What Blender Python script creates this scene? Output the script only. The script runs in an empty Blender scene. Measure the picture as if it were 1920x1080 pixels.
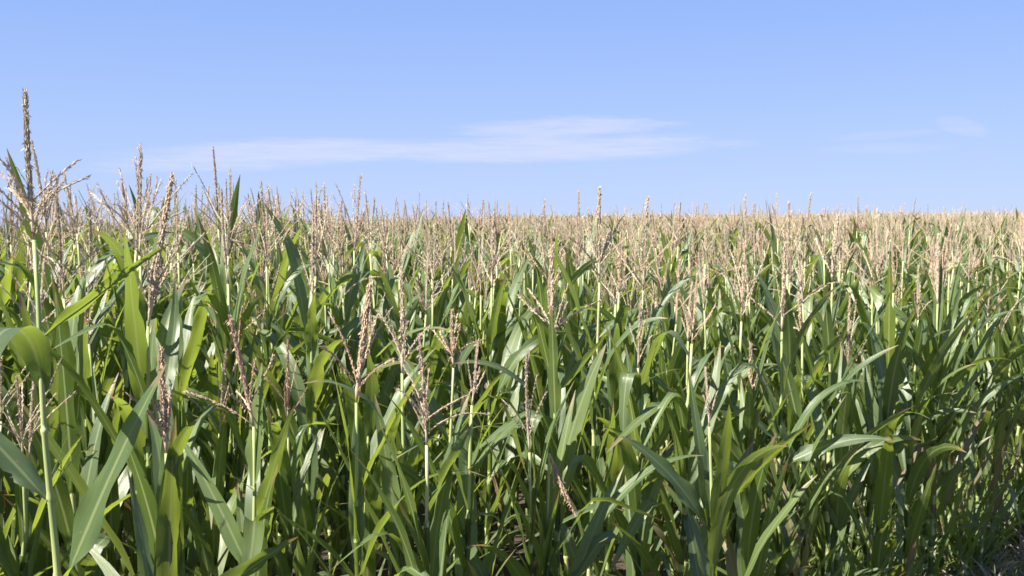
import bpy, math, random
from mathutils import Vector, noise

R = math.radians
scene = bpy.context.scene
COL = scene.collection
pi = math.pi

# ------------------------------------------------------------------ camera
EYE = 2.15
PITCH = R(3.92)
FPX = 1900.0                      # focal length in pixels of the 1920 wide photograph


def ground_z(x, y):
    r = math.hypot(x, y)
    k = 0.006 if x > 0 else 0.034
    return k * x * min(1.0, r / 14.0) + 0.0030 * max(0.0, min(y, 130) - 12) - 0.06 * max(0.0, min(y, 900) - 215)


FW = Vector((0, math.cos(PITCH), -math.sin(PITCH)))
UPV = Vector((0, math.sin(PITCH), math.cos(PITCH)))


def at(px, py, Y):
    """the point at ground distance Y that the photograph shows at pixel px, py"""
    d = FW + Vector((1, 0, 0)) * ((px - 960) / FPX) + UPV * ((540 - py) / FPX)
    return Vector((0, 0, EYE)) + d * (Y / d.y)


cam_data = bpy.data.cameras.new('camera')
cam_data.sensor_width = 36.0
cam_data.lens = 36.0 * FPX / 1920.0
cam_data.clip_start = 0.05
cam_data.clip_end = 20000
cam = bpy.data.objects.new('camera', cam_data)
cam.location = (0, 0, EYE)
cam.rotation_euler = (pi / 2 - PITCH, 0, 0)
COL.objects.link(cam)
scene.camera = cam

# ------------------------------------------------------------------ light
SUN_EL = R(46)
SUN_AZ = R(-122)                   # clockwise from the viewing direction (+Y)
sun_dir = Vector((math.sin(SUN_AZ) * math.cos(SUN_EL), math.cos(SUN_AZ) * math.cos(SUN_EL), math.sin(SUN_EL)))
sl = bpy.data.lights.new('sun', 'SUN')
sl.energy = 5.0
sl.angle = R(0.5)
sl.color = (1.0, 0.93, 0.82)
so = bpy.data.objects.new('sun', sl)
so.rotation_euler = (-sun_dir).to_track_quat('-Z', 'Y').to_euler()
so.location = (-30, 10, 30)
COL.objects.link(so)


class NT:
    """small helper to write node trees"""
    def __init__(self, tree):
        self.t = tree

    def n(self, kind, **kw):
        nd = self.t.nodes.new(kind)
        for k, v in kw.items():
            if k == 'ins':
                for i, val in v.items():
                    s = nd.inputs[i]
                    if isinstance(val, bpy.types.NodeSocket):
                        self.t.links.new(val, s)
                    else:
                        s.default_value = val
            else:
                setattr(nd, k, v)
        return nd

    def math(self, op, a, b=0.0, c=0.0, clamp=False):
        nd = self.n('ShaderNodeMath', operation=op, use_clamp=clamp, ins={0: a, 1: b, 2: c})
        return nd.outputs[0]

    def mix(self, f, a, b, blend='MIX'):
        nd = self.n('ShaderNodeMix', data_type='RGBA', blend_type=blend)
        for i, v in ((0, f), (6, a), (7, b)):
            s = nd.inputs[i]
            if isinstance(v, bpy.types.NodeSocket):
                self.t.links.new(v, s)
            else:
                s.default_value = v if i == 0 else (*v, 1.0)
        return nd.outputs[2]

    def ramp(self, f, stops):
        nd = self.n('ShaderNodeValToRGB')
        self.t.links.new(f, nd.inputs[0])
        e = nd.color_ramp.elements
        while len(e) < len(stops):
            e.new(0.5)
        for el, (p, c) in zip(e, stops):
            el.position = p
            el.color = (*c, 1.0) if len(c) == 3 else c
        return nd.outputs[0]

    def noise(self, vec, scale, detail=3.0, rough=0.55):
        nd = self.n('ShaderNodeTexNoise', ins={'Scale': scale, 'Detail': detail, 'Roughness': rough})
        if vec is not None:
            self.t.links.new(vec, nd.inputs['Vector'])
        return nd.outputs[0]

    def sstep(self, x, lo, hi):
        nd = self.n('ShaderNodeMapRange', interpolation_type='SMOOTHSTEP', ins={0: x, 1: lo, 2: hi, 3: 0.0, 4: 1.0})
        return nd.outputs[0]


# ------------------------------------------------------------------ sky
world = bpy.data.worlds.new('World')
scene.world = world
world.use_nodes = True
wt = world.node_tree
wt.nodes.clear()
W = NT(wt)
sky = W.n('ShaderNodeTexSky', sky_type='NISHITA')
sky.sun_disc = False
sky.sun_elevation = SUN_EL
sky.sun_rotation = SUN_AZ
sky.air_density = 1.0
sky.dust_density = 0.0
sky.ozone_density = 2.0
sky.altitude = 200
tc = W.n('ShaderNodeTexCoord')
sep = W.n('ShaderNodeSeparateXYZ')
wt.links.new(tc.outputs['Generated'], sep.inputs[0])
X, Y_, Z_ = sep.outputs
# thin cirrus streaks: masks in azimuth / elevation of the real sky
az = W.math('ARCTAN2', X, Y_)
el = W.math('ARCSINE', Z_)
cmb = W.n('ShaderNodeCombineXYZ', ins={0: W.math('MULTIPLY', az, 1.0), 1: W.math('MULTIPLY', el, 9.0), 2: 0.37})
n1 = W.noise(cmb.outputs[0], 9.0, 9.0, 0.72)
cmb2 = W.n('ShaderNodeCombineXYZ', ins={0: az, 1: W.math('MULTIPLY', el, 16.0), 2: 1.7})
n2 = W.noise(cmb2.outputs[0], 22.0, 4.0, 0.6)


def sky_blob(px, py, hx, hy, tilt, amp):
    a0 = math.atan((px - 960) / FPX)
    e0 = math.atan((407 - py) / FPX)
    da = W.math('SUBTRACT', az, a0)
    de = W.math('SUBTRACT', W.math('SUBTRACT', el, e0), W.math('MULTIPLY', da, tilt))
    qa = W.math('POWER', W.math('DIVIDE', W.math('ABSOLUTE', da), hx / FPX), 2.0)
    qe = W.math('POWER', W.math('DIVIDE', W.math('ABSOLUTE', de), hy / FPX), 2.0)
    q = W.math('ADD', qa, qe)
    nz = W.math('MULTIPLY', W.math('SUBTRACT', n1, 0.5), 3.0)
    q = W.math('SUBTRACT', q, nz)
    m = W.n('ShaderNodeMapRange', interpolation_type='SMOOTHSTEP', ins={0: q, 1: 1.35, 2: 0.0, 3: 0.0, 4: amp})
    return m.outputs[0]


blobs = [sky_blob(530, 290, 345, 27, 0.055, 1.0), sky_blob(1010, 277, 370, 24, 0.02, 0.95),
         sky_blob(1050, 238, 200, 20, 0.02, 0.95), sky_blob(1795, 250, 42, 15, -0.3, 0.4),
         sky_blob(1640, 284, 120, 10, 0.0, 0.3), sky_blob(1640, 262, 90, 8, 0.05, 0.25)]
m = blobs[0]
for b in blobs[1:]:
    m = W.math('MAXIMUM', m, b)
m = W.math('MULTIPLY', m, W.math('ADD', 0.25, W.math('MULTIPLY', n2, 1.35)), clamp=True)
tint = W.mix(1.0, sky.outputs[0], (0.92, 0.86, 1.08), 'MULTIPLY')
# clear summer air: an even periwinkle blue that pales only a little towards the horizon
elev = W.sstep(Z_, -0.02, 0.30)
blue = W.mix(elev, (2.85, 3.82, 5.95), (1.62, 2.72, 5.75))
blue = W.mix(W.sstep(Z_, 0.22, 0.85), blue, (0.75, 1.45, 3.4))      # deeper overhead
tint = W.mix(0.9, tint, blue)
cl = W.mix(W.math('MULTIPLY', m, 0.5), tint, (5.0, 4.95, 6.5))
bg = W.n('ShaderNodeBackground', ins={1: 0.055})
wt.links.new(cl, bg.inputs[0])
wo = W.n('ShaderNodeOutputWorld')
wt.links.new(bg.outputs[0], wo.inputs[0])


# ------------------------------------------------------------------ materials
def new_mat(name):
    m_ = bpy.data.materials.new(name)
    m_.use_nodes = True
    m_.node_tree.nodes.clear()
    return m_, NT(m_.node_tree)


def leaf_material(name, g1, g2, g3, trans, dry_tip=0.91):
    mt, N = new_mat(name)
    t = mt.node_tree
    uv = N.n('ShaderNodeTexCoord').outputs['UV']
    sp = N.n('ShaderNodeSeparateXYZ')
    t.links.new(uv, sp.inputs[0])
    u, v = sp.outputs[0], sp.outputs[1]
    oi = N.n('ShaderNodeObjectInfo').outputs['Random']
    isl = N.n('ShaderNodeNewGeometry')
    rnd = isl.outputs['Random Per Island']
    back = isl.outputs['Backfacing']
    pos = N.n('ShaderNodeTexCoord').outputs['Object']
    # long streaks along the blade
    cv = N.n('ShaderNodeCombineXYZ', ins={0: W_mul(N, u, 26.0), 1: W_mul(N, v, 1.4), 2: W_mul(N, rnd, 40.0)})
    streak = N.noise(cv.outputs[0], 1.0, 2.0)
    blot = N.noise(pos, 9.0, 3.0)
    r2 = N.math('FRACT', N.math('ADD', rnd, N.math('MULTIPLY', oi, 3.7)))
    base = N.ramp(r2, [(0.0, g1), (0.5, g2), (1.0, g3)])
    base = N.mix(N.math('MULTIPLY', N.sstep(streak, 0.35, 0.7), 0.35), base, (g3[0] * 1.25, g3[1] * 1.18, g3[2]))
    base = N.mix(N.math('MULTIPLY', N.sstep(blot, 0.45, 0.75), 0.3), base, (g1[0] * 0.75, g1[1] * 0.75, g1[2] * 0.8))
    # pale midrib
    du = N.math('ABSOLUTE', N.math('SUBTRACT', u, 0.5))
    rib = N.math('SUBTRACT', 1.0, N.sstep(du, 0.03, 0.075))
    base = N.mix(N.math('MULTIPLY', rib, 0.75), base, (0.32, 0.37, 0.16))
    # dry tip and margins
    edge = N.math('ADD', v, N.math('MULTIPLY', N.math('SUBTRACT', blot, 0.5), 0.25))
    edge = N.math('ADD', edge, N.math('MULTIPLY', du, 0.05))
    dry = N.sstep(edge, dry_tip, dry_tip + 0.06)
    base = N.mix(N.math('MULTIPLY', dry, 0.85), base, (0.33, 0.22, 0.11))
    fleck = N.sstep(N.noise(pos, 75.0, 2.0), 0.69, 0.75)
    base = N.mix(N.math('MULTIPLY', fleck, 0.5), base, (0.30, 0.24, 0.12))
    under = N.mix(N.math('MULTIPLY', back, 0.35), base, (0.13, 0.19, 0.12))
    wv = N.math('SINE', N.math('MULTIPLY', u, 190.0))
    bump = N.n('ShaderNodeBump', ins={'Strength': 0.18, 'Distance': 0.002})
    t.links.new(N.math('ADD', wv, N.math('MULTIPLY', streak, 2.0)), bump.inputs['Height'])
    p = N.n('ShaderNodeBsdfPrincipled', ins={'Roughness': 0.38})
    p.inputs['Specular IOR Level'].default_value = 0.7
    t.links.new(under, p.inputs['Base Color'])
    t.links.new(bump.outputs[0], p.inputs['Normal'])
    tr = N.n('ShaderNodeBsdfTranslucent')
    tcol = N.mix(N.math('MULTIPLY', streak, 0.5), trans, (trans[0] * 0.7, trans[1] * 0.72, trans[2] * 0.7))
    tcol = N.mix(N.math('MULTIPLY', rib, 0.5), tcol, (0.30, 0.34, 0.10))
    tcol = N.mix(N.math('MULTIPLY', dry, 0.8), tcol, (0.25, 0.15, 0.06))
    t.links.new(tcol, tr.inputs[0])
    t.links.new(bump.outputs[0], tr.inputs['Normal'])
    mx = N.n('ShaderNodeMixShader', ins={0: 0.46})
    t.links.new(p.outputs[0], mx.inputs[1])
    t.links.new(tr.outputs[0], mx.inputs[2])
    o = N.n('ShaderNodeOutputMaterial')
    t.links.new(mx.outputs[0], o.inputs[0])
    return mt


def W_mul(N, a, k):
    return N.math('MULTIPLY', a, k)


M_LEAF = leaf_material('corn_leaf_green', (0.054, 0.097, 0.025), (0.092, 0.142, 0.029), (0.148, 0.196, 0.037), (0.30, 0.385, 0.045))
M_LEAF_BLUE = leaf_material('corn_leaf_grey_green', (0.047, 0.082, 0.034), (0.076, 0.116, 0.038), (0.120, 0.164, 0.045), (0.24, 0.32, 0.044))
M_STRAW = leaf_material('dry_straw', (0.36, 0.28, 0.18), (0.46, 0.37, 0.26), (0.55, 0.47, 0.36), (0.35, 0.26, 0.14), 0.7)
M_LEAF_DRY = leaf_material('corn_leaf_withered', (0.26, 0.19, 0.10), (0.30, 0.22, 0.12), (0.22, 0.20, 0.08), (0.30, 0.20, 0.08), 0.7)


def stalk_material():
    mt, N = new_mat('corn_stalk')
    t = mt.node_tree
    pos = N.n('ShaderNodeTexCoord').outputs['Object']
    sp = N.n('ShaderNodeSeparateXYZ')
    t.links.new(pos, sp.inputs[0])
    oi = N.n('ShaderNodeObjectInfo').outputs['Random']
    cv = N.n('ShaderNodeCombineXYZ', ins={0: W_mul(N, sp.outputs[0], 120.0), 1: W_mul(N, sp.outputs[1], 120.0), 2: W_mul(N, sp.outputs[2], 3.0)})
    nz = N.noise(cv.outputs[0], 1.0, 3.0)
    base = N.ramp(oi, [(0.0, (0.27, 0.33, 0.12)), (0.6, (0.35, 0.39, 0.16)), (1.0, (0.42, 0.42, 0.21))])
    base = N.mix(N.math('MULTIPLY', N.sstep(nz, 0.4, 0.7), 0.4), base, (0.19, 0.26, 0.08))
    blot = N.noise(pos, 14.0, 3.0)
    base = N.mix(N.math('MULTIPLY', N.sstep(blot, 0.6, 0.75), 0.5), base, (0.28, 0.17, 0.10))
    p = N.n('ShaderNodeBsdfPrincipled', ins={'Roughness': 0.5})
    t.links.new(base, p.inputs['Base Color'])
    o = N.n('ShaderNodeOutputMaterial')
    t.links.new(p.outputs[0], o.inputs[0])
    return mt


def tassel_material(name, c1, c2, c3):
    mt, N = new_mat(name)
    t = mt.node_tree
    g = N.n('ShaderNodeNewGeometry')
    rnd = g.outputs['Random Per Island']
    oi = N.n('ShaderNodeObjectInfo').outputs['Random']
    pos = N.n('ShaderNodeTexCoord').outputs['Object']
    base = N.ramp(rnd, [(0.0, c1), (0.55, c2), (1.0, c3)])
    base = N.mix(N.math('MULTIPLY', N.sstep(oi, 0.6, 1.0), 0.45), base, (0.43, 0.41, 0.26))
    base = N.mix(N.math('MULTIPLY', N.sstep(oi, 0.35, 0.0), 0.35), base, (0.42, 0.27, 0.19))
    p = N.n('ShaderNodeBsdfPrincipled', ins={'Roughness': 0.7})
    p.inputs['Specular IOR Level'].default_value = 0.25
    t.links.new(base, p.inputs['Base Color'])
    tr = N.n('ShaderNodeBsdfTranslucent')
    t.links.new(base, tr.inputs[0])
    mx = N.n('ShaderNodeMixShader', ins={0: 0.30})
    t.links.new(p.outputs[0], mx.inputs[1])
    t.links.new(tr.outputs[0], mx.inputs[2])
    o = N.n('ShaderNodeOutputMaterial')
    t.links.new(mx.outputs[0], o.inputs[0])
    return mt


M_STALK = stalk_material()
M_TASSEL = tassel_material('tassel_beige', (0.46, 0.365, 0.265), (0.59, 0.48, 0.36), (0.70, 0.59, 0.46))
M_TASSEL_RED = tassel_material('tassel_ochre', (0.48, 0.33, 0.22), (0.60, 0.44, 0.31), (0.71, 0.57, 0.43))
M_SILK = tassel_material('corn_silk', (0.16, 0.06, 0.04), (0.28, 0.12, 0.08), (0.36, 0.2, 0.12))
M_HUSK = leaf_material('corn_husk', (0.12, 0.18, 0.06), (0.16, 0.23, 0.08), (0.2, 0.27, 0.1), (0.2, 0.28, 0.06))


def soil_material():
    mt, N = new_mat('field_soil')
    t = mt.node_tree
    pos = N.n('ShaderNodeTexCoord').outputs['Object']
    a = N.noise(pos, 1.3, 5.0)
    b = N.noise(pos, 22.0, 6.0, 0.7)
    c = N.ramp(b, [(0.3, (0.035, 0.025, 0.017)), (0.55, (0.065, 0.048, 0.033)), (0.75, (0.12, 0.095, 0.07))])
    c = N.mix(N.math('MULTIPLY', N.sstep(a, 0.4, 0.7), 0.5), c, (0.09, 0.075, 0.045))
    bump = N.n('ShaderNodeBump', ins={'Strength': 0.9, 'Distance': 0.04})
    t.links.new(b, bump.inputs['Height'])
    p = N.n('ShaderNodeBsdfPrincipled', ins={'Roughness': 0.95})
    t.links.new(c, p.inputs['Base Color'])
    t.links.new(bump.outputs[0], p.inputs['Normal'])
    o = N.n('ShaderNodeOutputMaterial')
    t.links.new(p.outputs[0], o.inputs[0])
    return mt


M_SOIL = soil_material()


# ------------------------------------------------------------------ mesh builder
class MB:
    def __init__(self):
        self.v, self.f, self.uv, self.sm, self.mi = [], [], [], [], []

    def face(self, idx, uvs=None, smooth=False, mi=0):
        self.f.append(idx)
        self.uv.append(uvs or [(0.2, 0.5)] * len(idx))
        self.sm.append(smooth)
        self.mi.append(mi)

    def add(self, o, mi=0):
        k = len(self.v)
        self.v += o.v
        for f, uv, s in zip(o.f, o.uv, o.sm):
            self.f.append([i + k for i in f])
            self.uv.append(uv)
            self.sm.append(s)
            self.mi.append(mi)

    def mesh(self, name, mats):
        me = bpy.data.meshes.new(name)
        me.from_pydata([tuple(p) for p in self.v], [], self.f)
        for m_ in mats:
            me.materials.append(m_)
        ul = me.uv_layers.new(name='UVMap')
        flat = [c for uv in self.uv for p in uv for c in p]
        ul.data.foreach_set('uv', flat)
        me.polygons.foreach_set('use_smooth', self.sm)
        me.polygons.foreach_set('material_index', self.mi)
        me.update()
        return me

    def tube(self, pts, rad, sides=6, cap=True, smooth=True):
        rings = []
        up = Vector((0.13, 0.97, 0.2)).normalized()
        n = len(pts)
        for i, (p, r) in enumerate(zip(pts, rad)):
            t = (pts[min(i + 1, n - 1)] - pts[max(i - 1, 0)]).normalized()
            a = t.cross(up)
            if a.length < 1e-4:
                a = t.cross(Vector((1, 0, 0)))
            a.normalize()
            b = t.cross(a)
            k = len(self.v)
            for j in range(sides):
                an = 2 * pi * j / sides
                self.v.append(p + a * (math.cos(an) * r) + b * (math.sin(an) * r))
            rings.append(k)
        for i in range(n - 1):
            for j in range(sides):
                j2 = (j + 1) % sides
                self.face([rings[i] + j, rings[i] + j2, rings[i + 1] + j2, rings[i + 1] + j],
                          [(j / sides, i / n), ((j + 1) / sides, i / n), ((j + 1) / sides, (i + 1) / n), (j / sides, (i + 1) / n)], smooth)
        if cap:
            self.face([rings[-1] + j for j in range(sides)])
            self.face([rings[0] + j for j in reversed(range(sides))])

    def spikelet(self, b, d, length, width):
        """a small pointed floret"""
        a = d.cross(Vector((0.3, 0.5, 0.81)))
        a.normalize()
        c = d.cross(a)
        k = len(self.v)
        m_ = b + d * (length * 0.45)
        self.v += [b, m_ + a * width, m_ + (c * 0.87 - a * 0.5) * width, m_ - (c * 0.87 + a * 0.5) * width, b + d * length]
        for i in range(3):
            j = (i + 1) % 3
            self.face([k, k + 1 + j, k + 1 + i])
            self.face([k + 4, k + 1 + i, k + 1 + j])


def smooth01(x):
    x = max(0.0, min(1.0, x))
    return x * x * (3 - 2 * x)


def leaf_blade(rng, p0, az, L, Wd, e0, bend, kink=None, twist=0.0, roll0=0.0, fold=0.35, drift=0.0, ns=14, power=1.5, nu=4):
    """one corn leaf blade growing from p0: azimuth az, start elevation e0, total downward bend, optional sharp kink at kink"""
    mb = MB()
    ph1, ph2, fr = rng.uniform(0, 6), rng.uniform(0, 6), rng.uniform(14, 24)
    amp = Wd * rng.uniform(0.07, 0.24)
    torn = {rng.randrange(3, ns): rng.choice((0, nu)) for _ in range(rng.choice((0, 0, 0, 1, 2, 4)))} if ns > 8 else {}
    p = Vector(p0)
    rows = []
    for i in range(ns + 1):
        s = i / ns
        if kink is None:
            e = e0 - bend * s ** power
        else:
            e = e0 - bend * (0.25 * s + 0.75 * smooth01((s - kink + 0.09) / 0.18))
        a = az + drift * s
        h = Vector((math.cos(a), math.sin(a), 0))
        T = h * math.cos(e) + Vector((0, 0, math.sin(e)))
        S = Vector((-math.sin(a), math.cos(a), 0))
        Nn = T.cross(S)
        rl = roll0 * smooth01(s / 0.25) + twist * s ** 1.3
        S2 = S * math.cos(rl) + Nn * math.sin(rl)
        N2 = Nn * math.cos(rl) - S * math.sin(rl)
        w = Wd * (0.42 + 0.58 * smooth01(s / 0.3)) * max(0.0, 1 - s ** 2.4) ** 0.85
        w = max(w, 0.0015)
        fd = fold * (1.25 - 0.75 * smooth01(s / 0.4))
        if i == 0:
            fd = 1.1
        k = len(mb.v)
        for j in range(nu + 1):
            u = -1 + 2 * j / nu
            wave = 0.0
            if abs(u) > 0.9 and 0 < i < ns:
                wave = amp * math.sin(fr * s + (ph1 if u < 0 else ph2)) * min(1, 4 * s) * (1 - s)
            lat = abs(u) * w * 0.5
            if torn.get(i) == j:
                lat *= 0.62
            mb.v.append(p + S2 * (math.copysign(lat * math.cos(fd), u) if u else 0.0) + N2 * (lat * math.sin(fd) + wave))
        rows.append(k)
        p = p + T * (L / ns)
    for i in range(ns):
        for j in range(nu):
            a, b = rows[i], rows[i + 1]
            mb.face([a + j, a + j + 1, b + j + 1, b + j],
                    [(j / nu, i / ns), ((j + 1) / nu, i / ns), ((j + 1) / nu, (i + 1) / ns), (j / nu, (i + 1) / ns)], True)
    return mb


def frame_of(d):
    a = d.cross(Vector((0.21, 0.4, 0.89)))
    if a.length < 1e-3:
        a = d.cross(Vector((1, 0, 0)))
    a.normalize()
    return a, d.cross(a)


def tassel_axis(rng, b, d, length, wob=0.03, n=10, sag=0.0):
    a, c = frame_of(d)
    k1, k2 = rng.uniform(-wob, wob), rng.uniform(-wob, wob)
    pts = []
    for i in range(n + 1):
        s = i / n
        pts.append(b + d * (length * s) + (a * k1 + c * k2) * (length * s * s * 2) + Vector((0, 0, -sag * length * s * s)))
    return pts


def along(pts, s):
    x = s * (len(pts) - 1)
    i = min(int(x), len(pts) - 2)
    f = x - i
    return pts[i].lerp(pts[i + 1], f), (pts[i + 1] - pts[i]).normalized()


def build_spike(rng, b, d, length, thick, step=0.0055, start=0.16):
    """central spike of a tassel, set with florets in several ranks"""
    mb = MB()
    pts = tassel_axis(rng, b, d, length, 0.025)
    mb.tube(pts, [0.0026] + [thick * (0.62 - 0.30 * i / 10) for i in range(10)], 6)
    n = int(length * (1 - start) / step)
    ph = rng.uniform(0, 6)
    for i in range(n):
        s = start + (1 - start) * i / n
        p, t = along(pts, s)
        a, c = frame_of(t)
        tk = thick * (0.65 + 0.35 * min(1, (1 - s) * 4)) * (0.6 + 0.4 * min(1, (s - start) * 6))
        for q in range(4):
            an = ph + i * 0.8 + q * pi / 2 + rng.uniform(-0.3, 0.3)
            rd = a * math.cos(an) + c * math.sin(an)
            ang = rng.uniform(0.15, 0.42)
            dd = t * math.cos(ang) + rd * math.sin(ang)
            if rng.random() < 0.10:
                dd = (rd - Vector((0, 0, 0.7))).normalized()
            mb.spikelet(p + rd * (tk * 0.4), dd, rng.uniform(0.010, 0.016), tk * rng.uniform(0.26, 0.42))
    return mb


def build_branch(rng, b, d, length, thick, sag, step=0.0075, start=0.14):
    mb = MB()
    pts = tassel_axis(rng, b, d, length, 0.11, 8, sag)
    mb.tube(pts, [0.0017] + [0.0017 - 0.0009 * i / 8 for i in range(8)], 4)
    n = int(length * (1 - start) / step)
    for i in range(n):
        s = start + (1 - start) * i / n
        p, t = along(pts, s)
        a, c = frame_of(t)
        for q in range(2):
            an = (i % 2) * 1.4 + q * pi + rng.uniform(-0.5, 0.5)
            rd = a * math.cos(an) + c * math.sin(an)
            ang = rng.uniform(0.10, 0.34)
            dd = t * math.cos(ang) + rd * math.sin(ang)
            if rng.random() < 0.12:
                continue
            if rng.random() < 0.12:
                dd = (rd * 0.6 - Vector((0, 0, 0.8))).normalized()
            mb.spikelet(p + rd * 0.001, dd, rng.uniform(0.009, 0.015), thick * rng.uniform(0.20, 0.36))
    return mb


def corn_plant(seed, h=1.95, tl=0.34, lean=(0, 0), tip=None, style='open', nb=None, thick=0.0058, az0=None, up=1.0,
               leaf_from=0.09, extra=(), skip_auto=(), leaf_mat=None, red=False, wid=0.074, ear=False, blen=(0.42, 0.74), reach=(0.04, 0.09, 0.13, 0.17), axis=None, detail=1.0):
    """the parts of one plant in its own coordinates: list of (name, MB, material, sub-parts)"""
    rng = random.Random(seed)
    hs = h - tl                                     # height at which the tassel begins
    jn = Vector((lean[0], lean[1], hs))
    zz = rng.uniform(0, 6)

    def c(z):
        t = z / hs
        return Vector((jn.x * t ** 1.4 + 0.006 * math.sin(9 * z + zz) * (1 - t) * t * 3, jn.y * t ** 1.4 + 0.006 * math.cos(8 * z + zz) * (1 - t) * t * 3, z))

    def rad(z):
        return 0.0136 - 0.0094 * (z / hs) ** 1.15

    parts = []
    # --- stalk with swollen nodes and sheath rims
    nodes = []
    z = 0.10
    while z < hs - 0.30:
        nodes.append(z)
        z += rng.uniform(0.10, 0.14) * (h / 1.95)
    st = MB()
    zs = sorted(set([0.0] + [k * hs / 16 for k in range(1, 17)]))
    pts, rr = [], []
    allz = []
    for z in zs:
        allz.append((z, 1.0))
    for z in nodes:
        allz += [(z - 0.012, 1.0), (z - 0.004, 1.26), (z + 0.004, 1.22), (z + 0.014, 0.97)]
    allz.sort()
    for z, k in allz:
        if z < 0:
            continue
        pts.append(c(z))
        rr.append(rad(z) * k)
    st.tube(pts, rr, 8)
    parts.append(['stalk', st, M_STALK, []])
    # --- leaves in two ranks
    if az0 is None:
        az0 = rng.uniform(0, 2 * pi)
    side = 0
    used = [z for z in nodes if z > leaf_from]
    for i, z in enumerate(used):
        f = i / max(1, len(used) - 1)
        side ^= 1
        if i in skip_auto:
            continue
        a = az0 + side * pi + rng.gauss(0, 0.35)
        zt = z + rng.uniform(0.07, 0.11)            # the blade leaves the stalk above the node, at the top of its sheath
        L = (0.44 + 0.30 * math.sin(pi * (0.15 + 0.75 * f))) * rng.uniform(0.82, 1.1)
        room = hs + rng.choice(reach) - zt                        # upper leaves stay about as high as the tassel's foot
        L = min(L, max(0.30, room * 1.12))
        wd = wid * (0.78 + 0.34 * math.sin(pi * (0.1 + 0.8 * f))) * rng.uniform(0.88, 1.12)
        e0 = R(rng.uniform(63, 84) + 3 * f) * up
        r = rng.random()
        tw = rng.gauss(0, 0.9)
        if r < 0.17:
            lf = leaf_blade(rng, c(zt), a, L, wd, e0, R(rng.uniform(95, 150)), kink=rng.uniform(0.4, 0.72), twist=tw * 0.6, fold=rng.uniform(0.2, 0.5), drift=rng.gauss(0, 0.3))
        elif r < 0.70:
            lf = leaf_blade(rng, c(zt), a, L, wd, e0, R(rng.uniform(4, 38)), twist=tw, fold=rng.uniform(0.15, 0.5), drift=rng.gauss(0, 0.4))
        else:
            lf = leaf_blade(rng, c(zt), a, L, wd, e0, R(rng.uniform(45, 105)), twist=tw, fold=rng.uniform(0.2, 0.5), drift=rng.gauss(0, 0.4), power=2.0)
        mt = leaf_mat or (M_LEAF if rng.random() < 0.68 else M_LEAF_BLUE)
        if z < 0.6 and rng.random() < 0.16:
            mt = M_LEAF_DRY
        # sheath that wraps the stalk from the node up to the blade
        sh = MB()
        sp_, sr_ = [], []
        for q in range(4):
            zq = z + (zt - z) * q / 3
            sp_.append(c(zq))
            sr_.append(rad(zq) * 1.10 + 0.0008 + 0.0012 * (q == 3))
        sh.tube(sp_, sr_, 7, cap=False)
        lf.add(sh)
        parts.append(['leaf', lf, mt, []])
    for e in extra:
        z, a, L, wd, e0, bd = e[:6]
        kw = e[6] if len(e) > 6 else {}
        mt = kw.get('mat', M_LEAF_BLUE)
        kw = {k: v for k, v in kw.items() if k != 'mat'}
        if 'kink' not in kw and abs(math.cos(R(a))) > 0.75:
            kw.setdefault('roll0', rng.choice((1, -1)) * rng.uniform(0.8, 1.25))
        lf = leaf_blade(rng, c(z), R(a), L, wd * 0.92, R(e0), R(bd), ns=20, nu=6, **kw)
        parts.append(['leaf', lf, mt, []])
    # --- tassel
    mt = M_TASSEL_RED if red else M_TASSEL
    if axis is None:
        d = Vector((lean[0] * 0.9 + rng.gauss(0, 0.06), lean[1] * 0.9 + rng.gauss(0, 0.06), 1)).normalized()
    else:
        d = Vector(axis).normalized()
    b = c(hs)
    tas = build_spike(rng, b, d, tl, thick, 0.0042 / detail)
    subs = []
    if nb is None:
        nb = rng.randint(4, 8) if style == 'open' else rng.randint(2, 5)
    a_, c_ = frame_of(d)
    ph = rng.uniform(0, 6)
    for i in range(nb):
        an = ph + i * 2.4 + rng.uniform(-0.3, 0.3)
        rd = a_ * math.cos(an) + c_ * math.sin(an)
        s = rng.uniform(0.0, 0.26) if style == 'open' else rng.uniform(0.02, 0.2)
        ang = R(rng.uniform(14, 54)) if style == 'open' else R(rng.uniform(8, 26))
        dd = d * math.cos(ang) + rd * math.sin(ang)
        ln = tl * rng.uniform(*blen) * (1.0 if style == 'open' else 0.85)
        subs.append(['branch', build_branch(rng, b + d * (tl * s), dd, ln, thick * 0.8, (rng.uniform(0.2, 0.5) if rng.random() < 0.07 else rng.uniform(-0.02, 0.14)), 0.006 / detail), mt])
    parts.append(['tassel', tas, mt, subs])
    # --- an ear in its husk with silk hanging from the end
    if ear:
        z = nodes[max(0, int(len(nodes) * 0.5))] + 0.02
        a = az0 + (ear if ear is not True else 0.4)
        h_ = Vector((math.cos(a), math.sin(a), 0))
        dd = (h_ * 0.42 + Vector((0, 0, 0.9))).normalized()
        p0 = c(z) + h_ * 0.012
        eb = MB()
        prof = [(0, .010), (.03, .020), (.08, .027), (.13, .026), (.17, .020), (.20, .012), (.22, .007)]
        eb.tube([p0 + dd * q for q, _ in prof], [w for _, w in prof], 10)
        for q in range(4):
            an = q * 1.7
            a2, c2 = frame_of(dd)
            rdv = a2 * math.cos(an) + c2 * math.sin(an)
            hl = leaf_blade(rng, p0 + dd * 0.12 + rdv * 0.024, math.atan2(rdv.y, rdv.x), 0.13, 0.03, R(75), R(40), ns=5)
            eb.add(hl)
        sk = MB()
        for q in range(16):
            an = rng.uniform(0, 6.28)
            o = p0 + dd * 0.215
            v = (dd * 0.5 + Vector((math.cos(an), math.sin(an), 0)) * 0.5).normalized()
            sk.tube([o, o + v * 0.02, o + v * 0.035 + Vector((0, 0, -0.015)), o + v * 0.045 + Vector((0, 0, -0.05 - 0.03 * rng.random()))], [0.0012, 0.0011, 0.001, 0.0006], 3)
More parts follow.
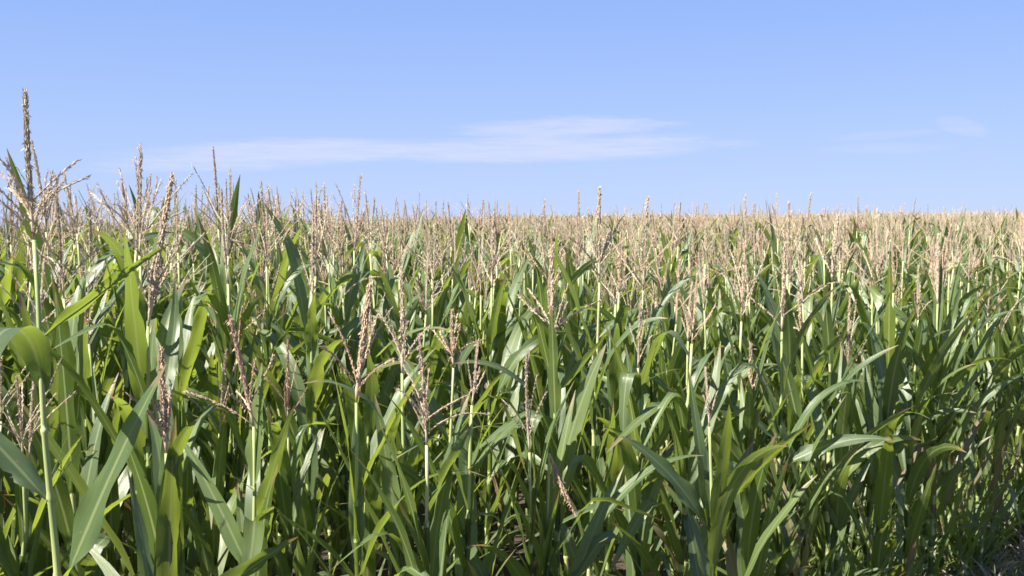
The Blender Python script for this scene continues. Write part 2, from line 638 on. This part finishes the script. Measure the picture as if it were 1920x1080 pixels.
        parts.append(['ear', eb, M_HUSK, [['silk', sk, M_SILK]]])
    return parts


def link_plant(parts, loc, rotz=0.0, label=None, group=None):
    root = bpy.data.objects.new('corn_plant', None)
    root.empty_display_size = 0.2
    COL.objects.link(root)
    root.location = loc
    root.rotation_euler = (0, 0, rotz)
    root['category'] = 'corn plant'
    if label:
        root['label'] = label
    if group:
        root['group'] = group
    for name, mb, mt, subs in parts:
        o = bpy.data.objects.new(name, mb.mesh(name, [mt]))
        COL.objects.link(o)
        o.parent = root
        for sn, smb, smt in subs:
            s = bpy.data.objects.new(sn, smb.mesh(sn, [smt]))
            COL.objects.link(s)
            s.parent = o
    return root


def merge_subs(parts):
    """side branches too small to show become part of the tassel mesh"""
    out = []
    for name, mb, mt, subs in parts:
        for _, smb, _m in subs:
            mb.add(smb)
        out.append([name, mb, mt, []])
    return out


def joined_mesh(parts, name):
    mats = []
    big = MB()
    for _, mb, mt, subs in parts:
        for m2, t2 in [(mb, mt)] + [(s[1], s[2]) for s in subs]:
            if t2 not in mats:
                mats.append(t2)
            big.add(m2, mats.index(t2))
    return big.mesh(name, mats)


# ------------------------------------------------------------------ the plants one can tell apart
HEROES = []


def hero(label, jx, jy, Y, tx, ty, seed, base_dx=None, group='corn plants along the front of the field', **kw):
    """a plant whose tassel starts at pixel (jx, jy) and ends at (tx, ty), standing Y metres away"""
    j = at(jx, jy, Y)
    t = at(tx, ty, Y)
    rng = random.Random(seed * 7 + 1)
    dx = rng.uniform(-0.05, 0.05) if base_dx is None else base_dx
    bx, by = j.x + dx, Y + rng.uniform(-0.04, 0.04)
    gz = ground_z(bx, by)
    tl = (t - j).length
    h = j.z - gz + tl
    axis = (t - j)
    axis.y += rng.uniform(-0.04, 0.04)
    kw.setdefault('wid', 0.060)
    parts = corn_plant(seed, h=h, tl=tl, lean=(j.x - bx, j.y - by), axis=axis, **kw)
    root = link_plant(parts, (bx, by, gz), 0.0, label, group)
    HEROES.append((bx, by))
    return root


# kinked / special blades: (height, azimuth deg, length, width, start elevation, bend, options); azimuth 0 = towards +X, 90 = away
G, B = dict(mat=M_LEAF), {}
hero('tallest corn plant, its thick tassel spike standing far above all others against the blue sky', 64, 450, 2.1, 49, 172, 3,
     base_dx=0.03, style='open', nb=13, thick=0.0062, az0=2.9, blen=(0.30, 0.52), skip_auto=tuple(range(3, 16)),
     extra=[(1.79, 275, 0.50, 0.084, 82, 185, dict(power=1.05, fold=0.10)),
            (1.34, -10, 0.58, 0.088, 66, 8, dict(fold=0.25, mat=M_LEAF, roll0=1.1)),
            (1.55, 180, 0.34, 0.06, 50, 6, dict(fold=0.3)),
            (1.90, 28, 0.34, 0.05, 40, 8, dict(fold=0.4, mat=M_LEAF, roll0=-0.7))])
hero('corn plant with two thin dark spikes rising from its tassel beside the thick-spiked leaning one', 262, 480, 3.0, 256, 268, 11, style='open', blen=(0.5, 0.85), nb=11, thick=0.0045)
hero('corn plant whose dense bunched tassel leans towards the cloud', 278, 612, 2.9, 322, 325, 12, style='slim', nb=8, thick=0.0100,
     extra=[(1.46, 80, 0.40, 0.07, 86, 8, dict(fold=0.2, mat=M_LEAF))])
hero('corn plant with short ochre tassel set low among broad upright leaves', 312, 850, 2.25, 298, 655, 13, style='slim', nb=6, thick=0.0078, red=True, base_dx=0.0,
     extra=[(1.22, -62, 0.46, 0.080, 84, 8, G), (1.28, 100, 0.46, 0.075, 86, 8, G), (1.20, 15, 0.36, 0.10, 42, 15, B), (1.26, 200, 0.44, 0.07, 82, 12, G)])
hero('corn plant with curved ochre tassel tilting back from a side bunch of branches', 476, 800, 2.75, 438, 590, 14, style='open', nb=5, thick=0.0082, red=True,
     extra=[(1.42, 60, 0.34, 0.07, 86, 6, G), (1.16, 155, 0.46, 0.062, 60, 10, G), (1.2, -60, 0.3, 0.08, 62, 40, B)])
hero('corn plant with small pale tassel behind the tallest spike', 120, 560, 3.3, 112, 330, 15, style='open', blen=(0.5, 0.85), nb=10, thick=0.0050)
hero('corn plant with fan of grey-green branches just clear of the cloud tip', 428, 480, 4.2, 432, 318, 16, style='open', blen=(0.5, 0.85), nb=13, thick=0.0048)
hero('corn plant with slanting twin spikes in front of a strip of sky', 500, 500, 4.2, 486, 340, 17, style='open', blen=(0.5, 0.85), nb=9, thick=0.0050)
hero('corn plant with straight pinkish spike above a bare pale stem', 586, 570, 3.9, 586, 420, 18, style='slim', nb=3, thick=0.0080)
hero('corn plant with three long thin branches spread high over the horizon', 664, 470, 4.8, 674, 326, 19, style='open', blen=(0.5, 0.85), nb=9, thick=0.0048)
hero('corn plant with thickest reddish tassel and one branch hanging down', 668, 755, 2.8, 692, 528, 20, style='open', nb=4, thick=0.0112, red=True, base_dx=0.0,
     extra=[(1.18, 100, 0.44, 0.055, 86, 5, B)])
hero('corn plant with upright pinkish tassel beside the thickest reddish one', 754, 700, 2.95, 758, 502, 21, style='slim', nb=5, thick=0.0084, base_dx=0.0,
     extra=[(1.10, 150, 0.54, 0.066, 82, 6, G), (1.30, 0, 0.40, 0.05, 60, 130, dict(kink=0.6)), (1.15, -50, 0.42, 0.07, 80, 8, G)])
hero('corn plant with low loose tassel of pale green branches beside the upright pinkish one', 800, 835, 2.7, 792, 630, 22, style='open', nb=8, thick=0.0052, base_dx=0.01)
hero('corn plant with smooth orange spike over short spreading branches', 850, 690, 3.7, 846, 580, 23, style='open', nb=9, thick=0.0092, red=True)
hero('corn plant with straight tassel and thin green stem just below the cloud', 922, 540, 4.4, 926, 408, 24, style='open', nb=7, thick=0.0088)
hero('corn plant with forked double spike and stiff branches held out wide', 1038, 645, 3.2, 1028, 462, 25, style='open', nb=8, thick=0.0088, base_dx=0.03,
     extra=[(1.30, 10, 0.48, 0.080, 76, 14, G), (1.58, 15, 0.26, 0.05, 50, 5, B), (1.42, 225, 0.36, 0.06, 65, 160, dict(kink=0.4))])
hero('corn plant with dark-tipped spike and broad V of branches over the horizon', 1124, 530, 3.9, 1120, 352, 26, style='open', nb=8, thick=0.0084)
hero('corn plant with bushy tassel of many steep branches above a folded grey leaf', 1206, 545, 4.4, 1212, 370, 27, style='open', nb=10, thick=0.0080)
hero('corn plant with broad grey-green leaf folded over at its top', 1196, 690, 3.6, 1200, 560, 28, style='slim', nb=3, thick=0.0045,
     extra=[(1.48, -35, 0.46, 0.088, 80, 140, dict(kink=0.64, fold=0.12)), (1.50, 235, 0.40, 0.06, 70, 170, dict(kink=0.3)),
            (1.16, 0, 0.52, 0.085, 42, 8, G), (1.2, 20, 0.55, 0.08, 58, 10, B)])
hero('corn plant with slender beige tassel half hidden among leaves', 1290, 640, 4.3, 1292, 530, 29, style='slim', nb=3, thick=0.0068)
hero('corn plant with short orange spike rising from a whorl of upright leaves', 1406, 750, 3.7, 1407, 640, 30, style='slim', nb=4, thick=0.0078, red=True,
     extra=[(1.02, -88, 0.44, 0.082, 86, 5, G), (1.2, 200, 0.5, 0.07, 52, 20, B)])
hero('corn plant with brownish spike and two rigid branches crossing below it', 1466, 622, 4.0, 1468, 455, 31, style='open', nb=5, thick=0.0088, base_dx=0.0, ear=2.0,
     extra=[(1.15, -10, 0.46, 0.075, 34, 45, B), (1.25, 205, 0.42, 0.07, 44, 50, B)])
hero('corn plant with purplish tassel close beside the rigid-branched one', 1504, 640, 4.2, 1501, 548, 32, style='slim', nb=5, thick=0.0072)
hero('corn plant with pinkish column-like spike over pale branches and clean stem', 1560, 530, 4.6, 1562, 404, 33, style='open', nb=6, thick=0.0110, base_dx=0.0)
hero('corn plant with reddish silk hanging from its ear', 1590, 700, 4.6, 1585, 545, 34, style='open', nb=6, thick=0.0056, ear=2.5)
hero('corn plant with thin spike beside a dark curled leaf at the skyline', 1644, 545, 5.2, 1650, 392, 35, style='open', nb=8, thick=0.0060,
     extra=[(1.66, 150, 0.48, 0.07, 84, 40, B)])
hero('corn plant with stout grey tassel and pointed dark leaf beside it', 1758, 570, 5.3, 1760, 440, 36, style='slim', nb=4, thick=0.0105,
     extra=[(1.5, 60, 0.46, 0.06, 85, 6, B)])
hero('corn plant with slim pinkish tassel between the curled and the pointed leaves', 1722, 600, 5.0, 1720, 500, 37, style='slim', nb=4, thick=0.0068)
hero('corn plant with wide loose tassel near the edge where dry litter shows', 1876, 640, 6.3, 1872, 520, 38, style='open', nb=7, thick=0.0060)
hero('corn plant with broken tassel drooping over in a dark tangle', 1030, 850, 2.95, 1075, 960, 39, style='slim', nb=7, thick=0.0045, red=True)
hero('corn plant with arching narrow leaf that bends sharply down at its middle', 885, 760, 2.9, 900, 640, 40, style='slim', nb=3, thick=0.0045,
     extra=[(1.2, 195, 0.40, 0.05, 62, 40, B), (1.42, 10, 0.46, 0.06, 52, 150, dict(kink=0.45, fold=0.2))])
hero('corn plant bearing wide dark leaves with one bright backlit patch', 1330, 800, 3.3, 1325, 690, 41, style='slim', nb=2, thick=0.0045,
     extra=[(1.1, 200, 0.5, 0.085, 58, 30, G), (1.15, 20, 0.5, 0.08, 45, 20, G)])

# thin spikes that poke above the far crop
for q, (px, ty, jy, Y) in enumerate([(752, 378, 520, 5.2), (736, 398, 520, 6.0), (826, 405, 515, 6.2), (1022, 374, 505, 5.6), (1086, 356, 500, 5.4), (980, 398, 500, 6.6),
                                     (1325, 380, 495, 6.0), (1398, 366, 490, 5.6), (1412, 382, 495, 6.4), (1512, 362, 490, 5.6), (1575, 385, 490, 6.5), (1690, 388, 490, 6.8), (1262, 388, 495, 6.4)]):
    hero('corn plant with thin grey spike poking just above the far crop into the sky', px + (q % 3 - 1) * 3, jy, Y, px, ty, 60 + q,
         group='thin tassel spikes poking above the far crop', style='open' if q % 2 else 'slim', nb=4 + q % 3, thick=0.0052 + 0.0006 * (q % 3))

# ------------------------------------------------------------------ rows of the field
rngf = random.Random(5)
U = Vector((0.68, 0.735, 0)).normalized()
NRM = Vector((-U.y, U.x, 0))
E0 = Vector((-1.0, 1.95, 0))
HALF = 960 / FPX
spots = []
for k in range(0, 330):
    off = k * 0.75
    if off > 210:
        break
    p_edge = E0 + NRM * off
    jmax = int(320 / 0.17)
    # walk along the row only where it can be seen, plus a shading margin
    j = -int((12 + off * 1.9) / 0.17)
    step = 1
    while j < jmax:
        p = p_edge + U * (j * 0.17)
        far = p.y > 30
        step = 1 if not far else max(1, int(p.y / 26))
        j += step
        if p.y < -1.0 or p.y > 240:
            continue
        lim = HALF * p.y
        left_margin = 3.2 if p.y < 14 else 1.5
        if p.x < -lim - left_margin or p.x > lim + 1.0:
            continue
        p = p + U * rngf.gauss(0, 0.035) + NRM * rngf.gauss(0, 0.05)
        if math.hypot(p.x, p.y) < 1.9:
            continue
        spots.append((p.x, p.y, k))

near = []
rest = []
for x, y, k in spots:
    dmin = min(math.hypot(x - hx, y - hy) for hx, hy in HEROES)
    if dmin < 0.11:
        continue
    # keep the sight line to the front plants open
    if y < 4.5 and k <= 1:
        blocked = False
        for hx, hy in HEROES:
            if hy > y + 0.08 and abs(x / max(y, 0.1) - hx / hy) < 0.022 and rngf.random() < 0.72:
                blocked = True
        if blocked:
            continue
    d = math.hypot(x, y)
    seen = abs(x) < HALF * y + 0.1
    if seen and (y < 2.5 or (x > 0.468 * y and y < 6.0)):
        continue                                   # bare headland where the rows end
    if y > 1.2 and abs(x) < HALF * y + 0.3 and len(spots):
        near.append((d, x, y))
    else:
        rest.append((x, y))
near.sort()
N_IND = 300 - len(HEROES)
rest += [(x, y) for _, x, y in near[N_IND:]]
near = near[:N_IND]

VAR = []
for i in range(24):
    sty = 'open' if i % 4 else 'slim'
    rr = random.Random(900 + i)
    parts = corn_plant(500 + i, h=1.95, tl=rr.uniform(0.24, 0.32), reach=(0.06, 0.12, 0.18, 0.24), blen=(0.50, 0.86), lean=(rr.gauss(0, 0.05), rr.gauss(0, 0.05)), style=sty,
                       thick=rr.uniform(0.0034, 0.0052), red=(i % 7 == 3), wid=rr.uniform(0.050, 0.066), ear=(1.2 if i % 3 == 2 else False), detail=0.85)
    VAR.append((sty, merge_subs(parts)))

LAB = {'open': ('corn plant with wide-branched beige tassel crowded behind the front plants', 'wide-tasselled corn plants crowded behind the front plants'),
       'slim': ('corn plant with slim upright beige tassel crowded behind the front plants', 'slim-tasselled corn plants crowded behind the front plants')}
protos = {}


def stand(x, y):
    '''height of a plant relative to the usual one: taller towards one side, uneven everywhere'''
    a = x / max(y, 1.0)
    sd = 0.062 if y < 9 else 0.080
    s = rngf.gauss(1.012, sd)
    s += 0.05 * noise.noise(Vector((x * 0.22, y * 0.16, 3.1))) + 0.03 * noise.noise(Vector((x * 0.9, y * 0.9, 8.1)))
    left = smooth01((-a + 0.10) / 0.42)
    s += left * (0.06 if y < 4 else 0.24 * smooth01((26 - y) / 14)) * rngf.uniform(0.15, 1.25)
    if rngf.random() < 0.14:
        s += rngf.uniform(0.04, 0.14)
    s = min(s, (1.11 if y < 7 else 1.21) + 0.15 * left)
    return s


def copy_tree(o):
    r = o.copy()
    COL.objects.link(r)
    for ch in o.children:
        c_ = ch.copy()
        COL.objects.link(c_)
        c_.parent = r
        for g in ch.children:
            g2 = g.copy()
            COL.objects.link(g2)
            g2.parent = c_
    return r


for q, (d, x, y) in enumerate(near):
    vi = rngf.randrange(24)
    sty, parts = VAR[vi]
    if vi not in protos:
        o = protos[vi] = link_plant(parts, (0, 0, 0), 0, LAB[sty][0], LAB[sty][1])
    else:
        o = copy_tree(protos[vi])
    s = stand(x, y)
    if y < 3.4:
        s = min(s, 0.96) * 0.95
    o.location = (x, y, ground_z(x, y))
    o.rotation_euler = (rngf.gauss(0, 0.035), rngf.gauss(0, 0.035), rngf.uniform(0, 2 * pi))
    o.scale = (s, s, s * rngf.uniform(0.98, 1.03))


# ------------------------------------------------------------------ the field beyond: one mass
def far_parts(seed):
    rng = random.Random(seed)
    h, tl = 1.95, rng.uniform(0.24, 0.32)
    hs = h - tl
    out = []
    st = MB()
    st.tube([Vector((0, 0, 0.6)), Vector((0, 0, hs))], [0.009, 0.004], 3, cap=False)
    out.append(['stalk', st, M_STALK, []])
    az0 = rng.uniform(0, 6.28)
    for i in range(7):
        z = 0.62 + i * 0.132
        a = az0 + (i % 2) * pi + rng.gauss(0, 0.3)
        lf = leaf_blade(rng, Vector((0, 0, z)), a, rng.uniform(0.35, 0.62) if i > 3 else 0.6, rng.uniform(0.045, 0.065), R(rng.uniform(60, 78)), R(rng.uniform(30, 90)), twist=rng.gauss(0, 0.7), ns=5, nu=2)
        out.append(['leaf', lf, M_LEAF if rng.random() < 0.6 else M_LEAF_BLUE, []])
    ts = MB()
    d = Vector((rng.gauss(0, 0.08), rng.gauss(0, 0.08), 1)).normalized()
    b = Vector((0, 0, hs))

    def twig(b_, d_, ln, w):
        pts = tassel_axis(rng, b_, d_, ln, 0.04, 5)
        ts.tube(pts, [w * 0.6, w, w, w, w * 0.8, w * 0.3], 3, cap=False, smooth=False)
    twig(b, d, tl, 0.0052)
    a_, c_ = frame_of(d)
    for i in range(rng.randint(3, 7)):
        an = i * 2.4 + rng.uniform(-.3, .3)
        rd = a_ * math.cos(an) + c_ * math.sin(an)
        ang = R(rng.uniform(18, 55))
        twig(b + d * (tl * rng.uniform(0, 0.26)), d * math.cos(ang) + rd * math.sin(ang), tl * rng.uniform(0.42, 0.74), 0.0032)
    out.append(['tassel', ts, M_TASSEL, []])
    return out


src = bpy.data.collections.new('corn_sources')          # never linked to the scene: only read by the far field
NA = 0
for i in range(12):
    o = bpy.data.objects.new('source_a%02d' % i, joined_mesh(VAR[i * 2][1], 'corn_source'))
    src.objects.link(o)
    NA += 1
NB = 10
for i in range(NB):
    o = bpy.data.objects.new('source_b%02d' % i, joined_mesh(far_parts(40 + i), 'corn_source'))
    src.objects.link(o)

fv, frot, fscl, fidx = [], [], [], []
for x, y in rest:
    fv.append((x, y, ground_z(x, y)))
    frot += [rngf.gauss(0, 0.04), rngf.gauss(0, 0.04), rngf.uniform(0, 6.28)]
    fscl.append(stand(x, y))
    fidx.append(rngf.randrange(NA) if y < 24 else NA + rngf.randrange(NB))
fm = bpy.data.meshes.new('corn_field')
fm.from_pydata(fv, [], [])
fm.attributes.new('rot', 'FLOAT_VECTOR', 'POINT').data.foreach_set('vector', frot)
fm.attributes.new('scl', 'FLOAT', 'POINT').data.foreach_set('value', fscl)
fm.attributes.new('idx', 'INT', 'POINT').data.foreach_set('value', fidx)
field = bpy.data.objects.new('corn_field', fm)
COL.objects.link(field)
field['kind'] = 'stuff'
field['label'] = 'dense mass of tasselled corn running back to the horizon'
field['category'] = 'corn field'
ng = bpy.data.node_groups.new('scatter', 'GeometryNodeTree')
ng.interface.new_socket('Geometry', in_out='INPUT', socket_type='NodeSocketGeometry')
ng.interface.new_socket('Geometry', in_out='OUTPUT', socket_type='NodeSocketGeometry')
gi = ng.nodes.new('NodeGroupInput')
go = ng.nodes.new('NodeGroupOutput')
ip = ng.nodes.new('GeometryNodeInstanceOnPoints')
ci = ng.nodes.new('GeometryNodeCollectionInfo')
ci.inputs['Collection'].default_value = src
ci.inputs['Separate Children'].default_value = True
ci.inputs['Reset Children'].default_value = True
ng.links.new(gi.outputs[0], ip.inputs['Points'])
ng.links.new(ci.outputs[0], ip.inputs['Instance'])
ip.inputs['Pick Instance'].default_value = True
for nm, ty, sock in (('rot', 'FLOAT_VECTOR', 'Rotation'), ('scl', 'FLOAT', 'Scale'), ('idx', 'INT', 'Instance Index')):
    na = ng.nodes.new('GeometryNodeInputNamedAttribute')
    na.data_type = ty
    na.inputs[0].default_value = nm
    ng.links.new(na.outputs[0], ip.inputs[sock])
ng.links.new(ip.outputs[0], go.inputs[0])
md = field.modifiers.new('scatter', 'NODES')
md.node_group = ng

# ------------------------------------------------------------------ ground: one sheet to the horizon
gb = MB()
ys = [-30, -10, -4, -2, -1, 0] + [0.5 * i for i in range(1, 41)] + [24, 30, 40, 55, 75, 100, 120, 140, 180, 240, 400, 800, 1600, 4000]
xs = [-4000, -1500, -600, -300, -150, -80, -50, -30, -20, -14] + [0.5 * i for i in range(-20, 21)] + [14, 20, 30, 50, 80, 150, 300, 600, 1500, 4000]
rg = random.Random(77)
for y in ys:
    for x in xs:
        z = ground_z(max(-300, min(300, x)), y)
        if abs(x) < 11 and 0 < y < 21:
            z += rg.uniform(-0.025, 0.02)
        gb.v.append(Vector((x, y, z - 0.01)))
nx = len(xs)
for i in range(len(ys) - 1):
    for j in range(nx - 1):
        gb.face([i * nx + j, i * nx + j + 1, (i + 1) * nx + j + 1, (i + 1) * nx + j], None, True)
go_ = bpy.data.objects.new('ground', gb.mesh('ground', [M_SOIL]))
COL.objects.link(go_)
go_['kind'] = 'structure'

# ------------------------------------------------------------------ dry litter and weeds along the edge
lit = MB()
rl = random.Random(31)
for i in range(5200):
    t = rl.uniform(3.0, 10.0)
    w = rl.gauss(-0.25, 0.6)
    p = E0 + U * t + NRM * w
    if p.x < 0.40 * p.y and rl.random() < 0.7:
        continue
    z = ground_z(p.x, p.y) + rl.uniform(0.0, 0.12)
    L = rl.uniform(0.06, 0.34)
    lf = leaf_blade(rl, Vector((p.x, p.y, z)), rl.uniform(0, 6.28), L, rl.uniform(0.005, 0.022), R(rl.uniform(-5, 65)), R(rl.uniform(10, 90)), ns=4, nu=2, twist=rl.gauss(0, 1.2))
    lit.add(lf)
lo_ = bpy.data.objects.new('dry_litter', lit.mesh('dry_litter', [M_STRAW]))
COL.objects.link(lo_)
lo_['kind'] = 'stuff'
lo_['label'] = 'dry straw and withered leaf litter on the soil at the field edge'
lo_['category'] = 'litter'
wd_ = MB()
for i in range(700):
    t = rl.uniform(2.5, 9.5)
    w = rl.gauss(0.25, 0.45)
    p = E0 + U * t + NRM * w
    for q in range(rl.randint(5, 9)):
        lf = leaf_blade(rl, Vector((p.x + rl.gauss(0, .02), p.y + rl.gauss(0, .02), ground_z(p.x, p.y))), rl.uniform(0, 6.28), rl.uniform(0.10, 0.34), rl.uniform(0.006, 0.018),
                        R(rl.uniform(40, 88)), R(rl.uniform(20, 100)), ns=4, nu=2)
        wd_.add(lf)
for i in range(330):
    t = rl.uniform(3.2, 9.0)
    w = rl.uniform(-0.12, 0.9)
    p = E0 + U * t + NRM * w
    if p.x > 0.49 * p.y and p.y < 6.0:
        continue
    for q in range(rl.randint(4, 7)):
        lf = leaf_blade(rl, Vector((p.x + rl.gauss(0, .03), p.y + rl.gauss(0, .03), ground_z(p.x, p.y))), rl.uniform(0, 6.28), rl.uniform(0.3, 0.75), rl.uniform(0.018, 0.042),
                        R(rl.uniform(62, 88)), R(rl.uniform(8, 70)), ns=6, nu=2, twist=rl.gauss(0, 0.9))
        wd_.add(lf)
wo_ = bpy.data.objects.new('weeds', wd_.mesh('weeds', [M_LEAF]))
COL.objects.link(wo_)
wo_['kind'] = 'stuff'
wo_['label'] = 'low green weeds growing along the field edge'
wo_['category'] = 'weeds'

# ------------------------------------------------------------------ render settings
scene.view_settings.view_transform = 'Standard'
scene.view_settings.look = 'None'
scene.view_settings.gamma = 1.0
scene.view_settings.exposure = 1.60
scene.render.engine = 'CYCLES'
scene.cycles.max_bounces = 8
scene.cycles.diffuse_bounces = 4
scene.cycles.transmission_bounces = 4
scene.cycles.use_denoising = True
scene.cycles.pixel_filter_type = 'BLACKMAN_HARRIS'
scene.cycles.filter_width = 1.6
